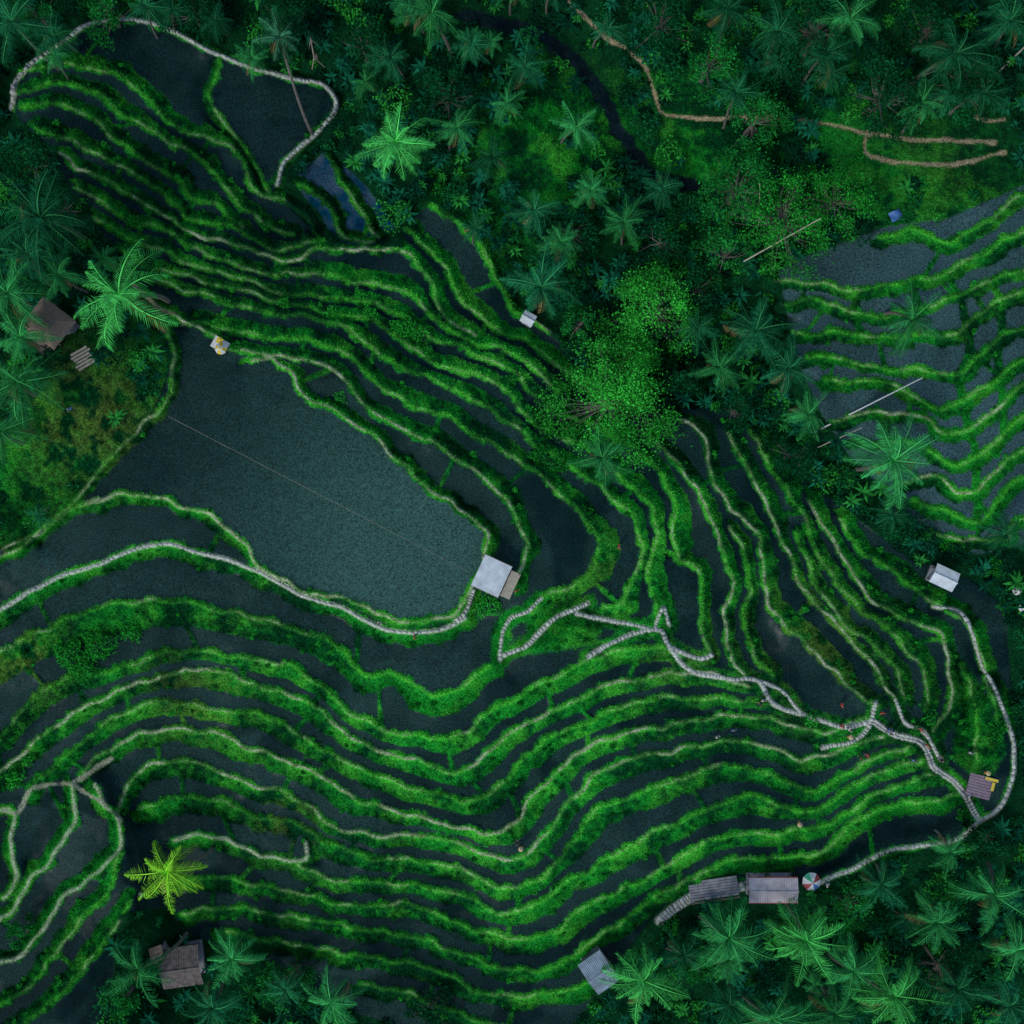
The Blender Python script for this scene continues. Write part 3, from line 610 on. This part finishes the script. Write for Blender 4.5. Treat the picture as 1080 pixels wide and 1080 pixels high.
part('lean_to',[slope_panel(-1.4,1.2,-3.0,-1.7,1.6,2.1,.01)],mwood,e); part('lean_to_posts',[boxv((x,-2.8,.8),(.1,.1,1.6)) for x in(-1.2,1.0)],mwood,e)
e=empty('timber_stack',88,378,R_(30)); part('planks',[boxv((0,-.8+i*.32,.12+.05*(i%2)),(1.9+.2*math.sin(i*2),.22,.1)) for i in range(6)],mbam,e); part('bearers',[boxv((x,0,.03),(.12,2.1,.08)) for x in(-.7,.7)],mwood,e)
hut('hillside_hut',988,608,2.3,1.8,R_(-25),mwhite,'gable',2.0,.35,.15)
e=hut('cafe_pavilion',810,931,4.9,2.4,R_(0),mpink,'gable',2.3,.35,.1)
part('eave_trim',[boxv((0,-1.36,2.62),(5.15,.06,.12)),boxv((0,1.36,2.62),(5.15,.06,.12))],mred,e)
hut('metal_roof_shed',630,1016,2.4,3.4,R_(35),mgrey,'gable',2.2,.6,.2,mconc)
hut('thatched_house',198,1010,3.6,3.6,R_(8),mbrown,'gable',2.3,.9,.3,mwood)
hut('field_shelter',557,339,1.2,1.1,R_(-30),mwhite,'gable',1.5,.25,.1)
hut('field_shelter',172,1000,1.2,1.6,R_(20),mthatch,'gable',1.6,.3,.1)
e=empty('viewing_deck',752,936,R_(8)); part('deck_floor',[boxv((0,-.9+i*.3,.35),(5.2,.26,.12)) for i in range(7)],mconc,e); part('deck_posts',[boxv((x,y,-.3),(.14,.14,1.2)) for x in(-2.3,0,2.3) for y in(-.85,.85)],mwood,e)
part('railing',[boxv((0,-1.05,1.2),(5.2,.06,.06)),boxv((0,-1.05,.85),(5.2,.05,.05))]+[boxv((x,-1.05,.8),(.07,.07,.9)) for x in np.linspace(-2.5,2.5,6)],mwood,e)
e=empty('viewing_deck',1032,828,R_(-15)); part('deck_floor',[boxv((0,-1.1+i*.3,.4),(2.6,.26,.12)) for i in range(8)],plain('mauve_deck',(.26,.20,.24),.8,3,.3,.2),e); part('deck_posts',[boxv((x,y,-.1),(.14,.14,.9)) for x in(-1.1,1.1) for y in(-1,1)],mwood,e)
part('bench_cushions',[boxv((.9,1.0,.72),(1.4,.3,.1)),boxv((1.2,.3,.72),(.3,.9,.1))],myel,e); part('bench_frame',[boxv((.9,1.0,.6),(1.4,.35,.12)),boxv((1.2,.3,.6),(.34,.9,.12))],mblue,e)
def parasol(u,v,r,cols,h=2.2):
    e=empty('parasol',u,v,rr.uniform(0,1)); part('pole',[tube([(0,0,0),(0,0,h*.5),(0,0,h+.15)],[.03,.03,.02],8)],mwood,e)
    n=8; 
    for ci,m in enumerate(cols):
        it=[]
        for i in range(n):
            if i%len(cols)!=ci: continue
            a0=2*math.pi*i/n;a1=2*math.pi*(i+1)/n; am=(a0+a1)/2; q=lambda a,f,z:(math.cos(a)*r*f,math.sin(a)*r*f,z)
            V=[(0,0,h),q(a0,.5,h-.18),q(am,.48,h-.2),q(a1,.5,h-.18),q(a0,1,h-.55),q(am,.94,h-.6),q(a1,1,h-.55)]
            it.append((V,[[0,1,2],[0,2,3],[1,4,5,2],[2,5,6,3]]))
        part('canopy_panel',it,m,e)
parasol(852,925,1.0,[mred,mw,plain('green_cloth',(.05,.35,.2),.8,5,.1,.1),mw,mred,mw,mblue,mw]); parasol(237,370,.6,[myel,mw]); parasol(1066,622,.5,[mw,mw]); parasol(1072,640,.45,[mw,mw])
e=empty('shrine_platform',233,364,R_(-30)); part('plinth',[boxv((0,0,.25),(1.5,1.2,.6)),boxv((0,.2,.6),(.9,.7,.25)),boxv((0,.3,.95),(.4,.4,.5))],mw,e); part('shrine_cap',[boxv((0,.3,1.26),(.6,.6,.12)),boxv((0,.3,1.36),(.3,.3,.1))],myel,e)
e=empty('bamboo_swing',336,72,R_(10)); part('frame',[tube([(-.7,0,0),(-.35,0,1.5),(0,0,3)],[.06]*3),tube([(.7,0,0),(.35,0,1.5),(0,0,3)],[.06]*3),tube([(-.7,2,0),(-.35,2,1.5),(0,2,3)],[.06]*3),tube([(.7,2,0),(.35,2,1.5),(0,2,3)],[.06]*3),tube([(0,-.2,3),(0,1,3),(0,2.2,3)],[.06]*3)],mbam,e); part('seat',[boxv((0,1,.6),(.3,.6,.05)),boxv((0,.75,1.8),(.02,.02,2.4)),boxv((0,1.25,1.8),(.02,.02,2.4))],mwood,e)
def pole(u1,v1,u2,v2,r,name,mat,h1=.2,h2=1.5):
    a=world(u1,v1,h1);b_=world(u2,v2,h2); mb=MB(); V,F=tube([a,(a+b_)/2+[0,0,.08],b_],[r,r*.85,r*.6],8); mb.add(V,F); link(name,mb.mesh(name,[mat],True),(0,0,0))
pole(858,456,968,400,.09,'bamboo_pole',mw); pole(862,472,905,452,.06,'bamboo_pole',mbam); pole(1020,108,1085,45,.12,'fallen_trunk',mbam); pole(950,92,985,78,.08,'fallen_trunk',mbam); pole(775,286,845,250,.08,'bare_branch',mbam,5,8); pole(790,250,785,215,.06,'bare_branch',mbam,5,8)
pole(180,440,495,603,.012,'bird_scare_line',mbam,.7,.7)
mb=MB(); V=[];F=[]
for j in range(6):
    for i in range(6): V.append((i*.24-.6,j*.2-.5,.35+.1*math.sin(i*1.3+j)-.05*abs(i-2.5)))
for j in range(5):
    for i in range(5): a=j*6+i; F.append([a,a+1,a+7,a+6])
mb.add(V,F); o=link('blue_tarp',mb.mesh('blue_tarp',[mblue],True),tuple(map(float,world(944,228,0))),.4)
# ------------------------------------------------------------------ people
mskin=plain('skin_mat',(.35,.2,.13),.6,5,.05,0); mhair=plain('hair_mat',(.01,.008,.007),.5,5,.1,0); mpant=plain('trouser_mat',(.03,.035,.06),.9,8,.2,0); mstraw=plain('straw_mat',(.5,.4,.22),.9,9,.2,.2)
shirts=[plain('shirt_'+n,c,.85,8,.1,.1) for n,c in(('white',(.7,.7,.7)),('red',(.6,.04,.03)),('black',(.02,.02,.025)),('orange',(.7,.25,.04)),('blue',(.08,.25,.6)))]
def person_mesh(shirt,walk,hat):
    st_=walk
    J=[(0,0,.92,.13),(0,0,1.14,.12),(0,.0,1.33,.14),(0,0,1.46,.055),(0,.02,1.56,.088),(0,.02,1.67,.07),
       (.18,0,1.39,.06),(.23,.02+.12*st_,1.14,.045),(.25,.12+.2*st_,.93,.032),(.25,.17+.2*st_,.84,.036),
       (-.18,0,1.39,.06),(-.23,.02-.1*st_,1.14,.045),(-.25,.1-.2*st_,.93,.032),(-.25,.14-.2*st_,.84,.036),
       (.1,0,.84,.09),(.11,.06-.16*st_,.48,.06),(.11,-.02-.3*st_,.09+.04*st_,.04),(.12,.15-.28*st_,.04,.04),
       (-.1,0,.84,.09),(-.11,.04+.2*st_,.48,.06),(-.11,-.02+.24*st_,.09,.04),(-.12,.15+.24*st_,.04,.04)]
    Ed=[(0,1),(1,2),(2,3),(3,4),(4,5),(2,6),(6,7),(7,8),(8,9),(2,10),(10,11),(11,12),(12,13),(0,14),(14,15),(15,16),(16,17),(0,18),(18,19),(19,20),(20,21)]
    me=bpy.data.meshes.new('sk'); me.from_pydata([j[:3] for j in J],Ed,[]); ob=bpy.data.objects.new('sk',me); bpy.context.collection.objects.link(ob)
    ob.modifiers.new('s','SKIN')
    for i,j in enumerate(J):
        sv=ob.data.skin_vertices[0].data[i]; sv.radius=(j[3],j[3]*(.75 if i in(1,2) else 1)); sv.use_root=(i==0)
    m=ob.modifiers.new('u','SUBSURF'); m.levels=1
    dg_=bpy.context.evaluated_depsgraph_get(); me2=bpy.data.meshes.new_from_object(ob.evaluated_get(dg_)); bpy.data.objects.remove(ob)
    for mm_ in(shirt,mpant,mskin,mhair,mstraw): me2.materials.append(mm_)
    for p in me2.polygons:
        x,y,z=p.center; p.use_smooth=True
        if z>1.5: p.material_index=3 if (z>1.62 or y<-.01) else 2
        elif z>1.44: p.material_index=2
        elif abs(x)>.19 and z<1.2: p.material_index=2
        elif z<.07: p.material_index=3
        elif z<.92: p.material_index=1
        else: p.material_index=0
    if hat:
        import bmesh
        bm=bmesh.new(); bm.from_mesh(me2); n=16; top=bm.verts.new((0,.02,1.86)); ring=[bm.verts.new((.26*math.cos(2*math.pi*i/n),.02+.26*math.sin(2*math.pi*i/n),1.66)) for i in range(n)]
        for i in range(n): f=bm.faces.new((top,ring[i],ring[(i+1)%n])); f.material_index=4
        bm.to_mesh(me2); bm.free()
    return me2
PM=[person_mesh(shirts[i%5],[0,.6,1][i%3],i==3) for i in range(7)]
for i,(a,b_) in enumerate([(402,656),(438,670),(546,887),(549,891),(772,768),(803,737),(885,764),(893,768),(912,795),(904,797),(840,866),(78,432),(1020,792),(968,768),(755,775),(652,576),(990,800),(1036,812),(935,768),(940,772),(545,622),(152,940),(885,742),(800,742),(893,775),(960,800),(1018,838),(975,785),(870,930),(928,750)]):
    link('person',PM[i%7],tuple(map(float,world(a,b_,.04))),rng.uniform(0,6.28),1.0)
# ------------------------------------------------------------------ light, sky, camera
w_=bpy.data.worlds.new('World'); bpy.context.scene.world=w_; w_.use_nodes=True; nt=w_.node_tree
sk=nt.nodes.new('ShaderNodeTexSky'); sk.sky_type='NISHITA'; sk.sun_disc=False; sk.sun_elevation=R_(46); sk.sun_rotation=R_(220); sk.air_density=1.2; sk.dust_density=1.0
nt.links.new(sk.outputs[0],nt.nodes['Background'].inputs[0]); nt.nodes['Background'].inputs[1].default_value=.13
sl=bpy.data.lights.new('sun','SUN'); sl.energy=1.5; sl.angle=R_(14); sl.color=(1,.97,.92); so=bpy.data.objects.new('sun',sl); bpy.context.collection.objects.link(so)
so.rotation_euler=(R_(44),0,R_(-40)) 
cd=bpy.data.cameras.new('camera'); co=bpy.data.objects.new('camera',cd); bpy.context.collection.objects.link(co); co.location=(0,0,CAM); cd.sensor_width=36; cd.lens=18/(54/CAM); cd.clip_end=8000
bpy.context.scene.camera=co
sc=bpy.context.scene; sc.view_settings.view_transform='Standard'; sc.view_settings.look='None'; sc.view_settings.exposure=0
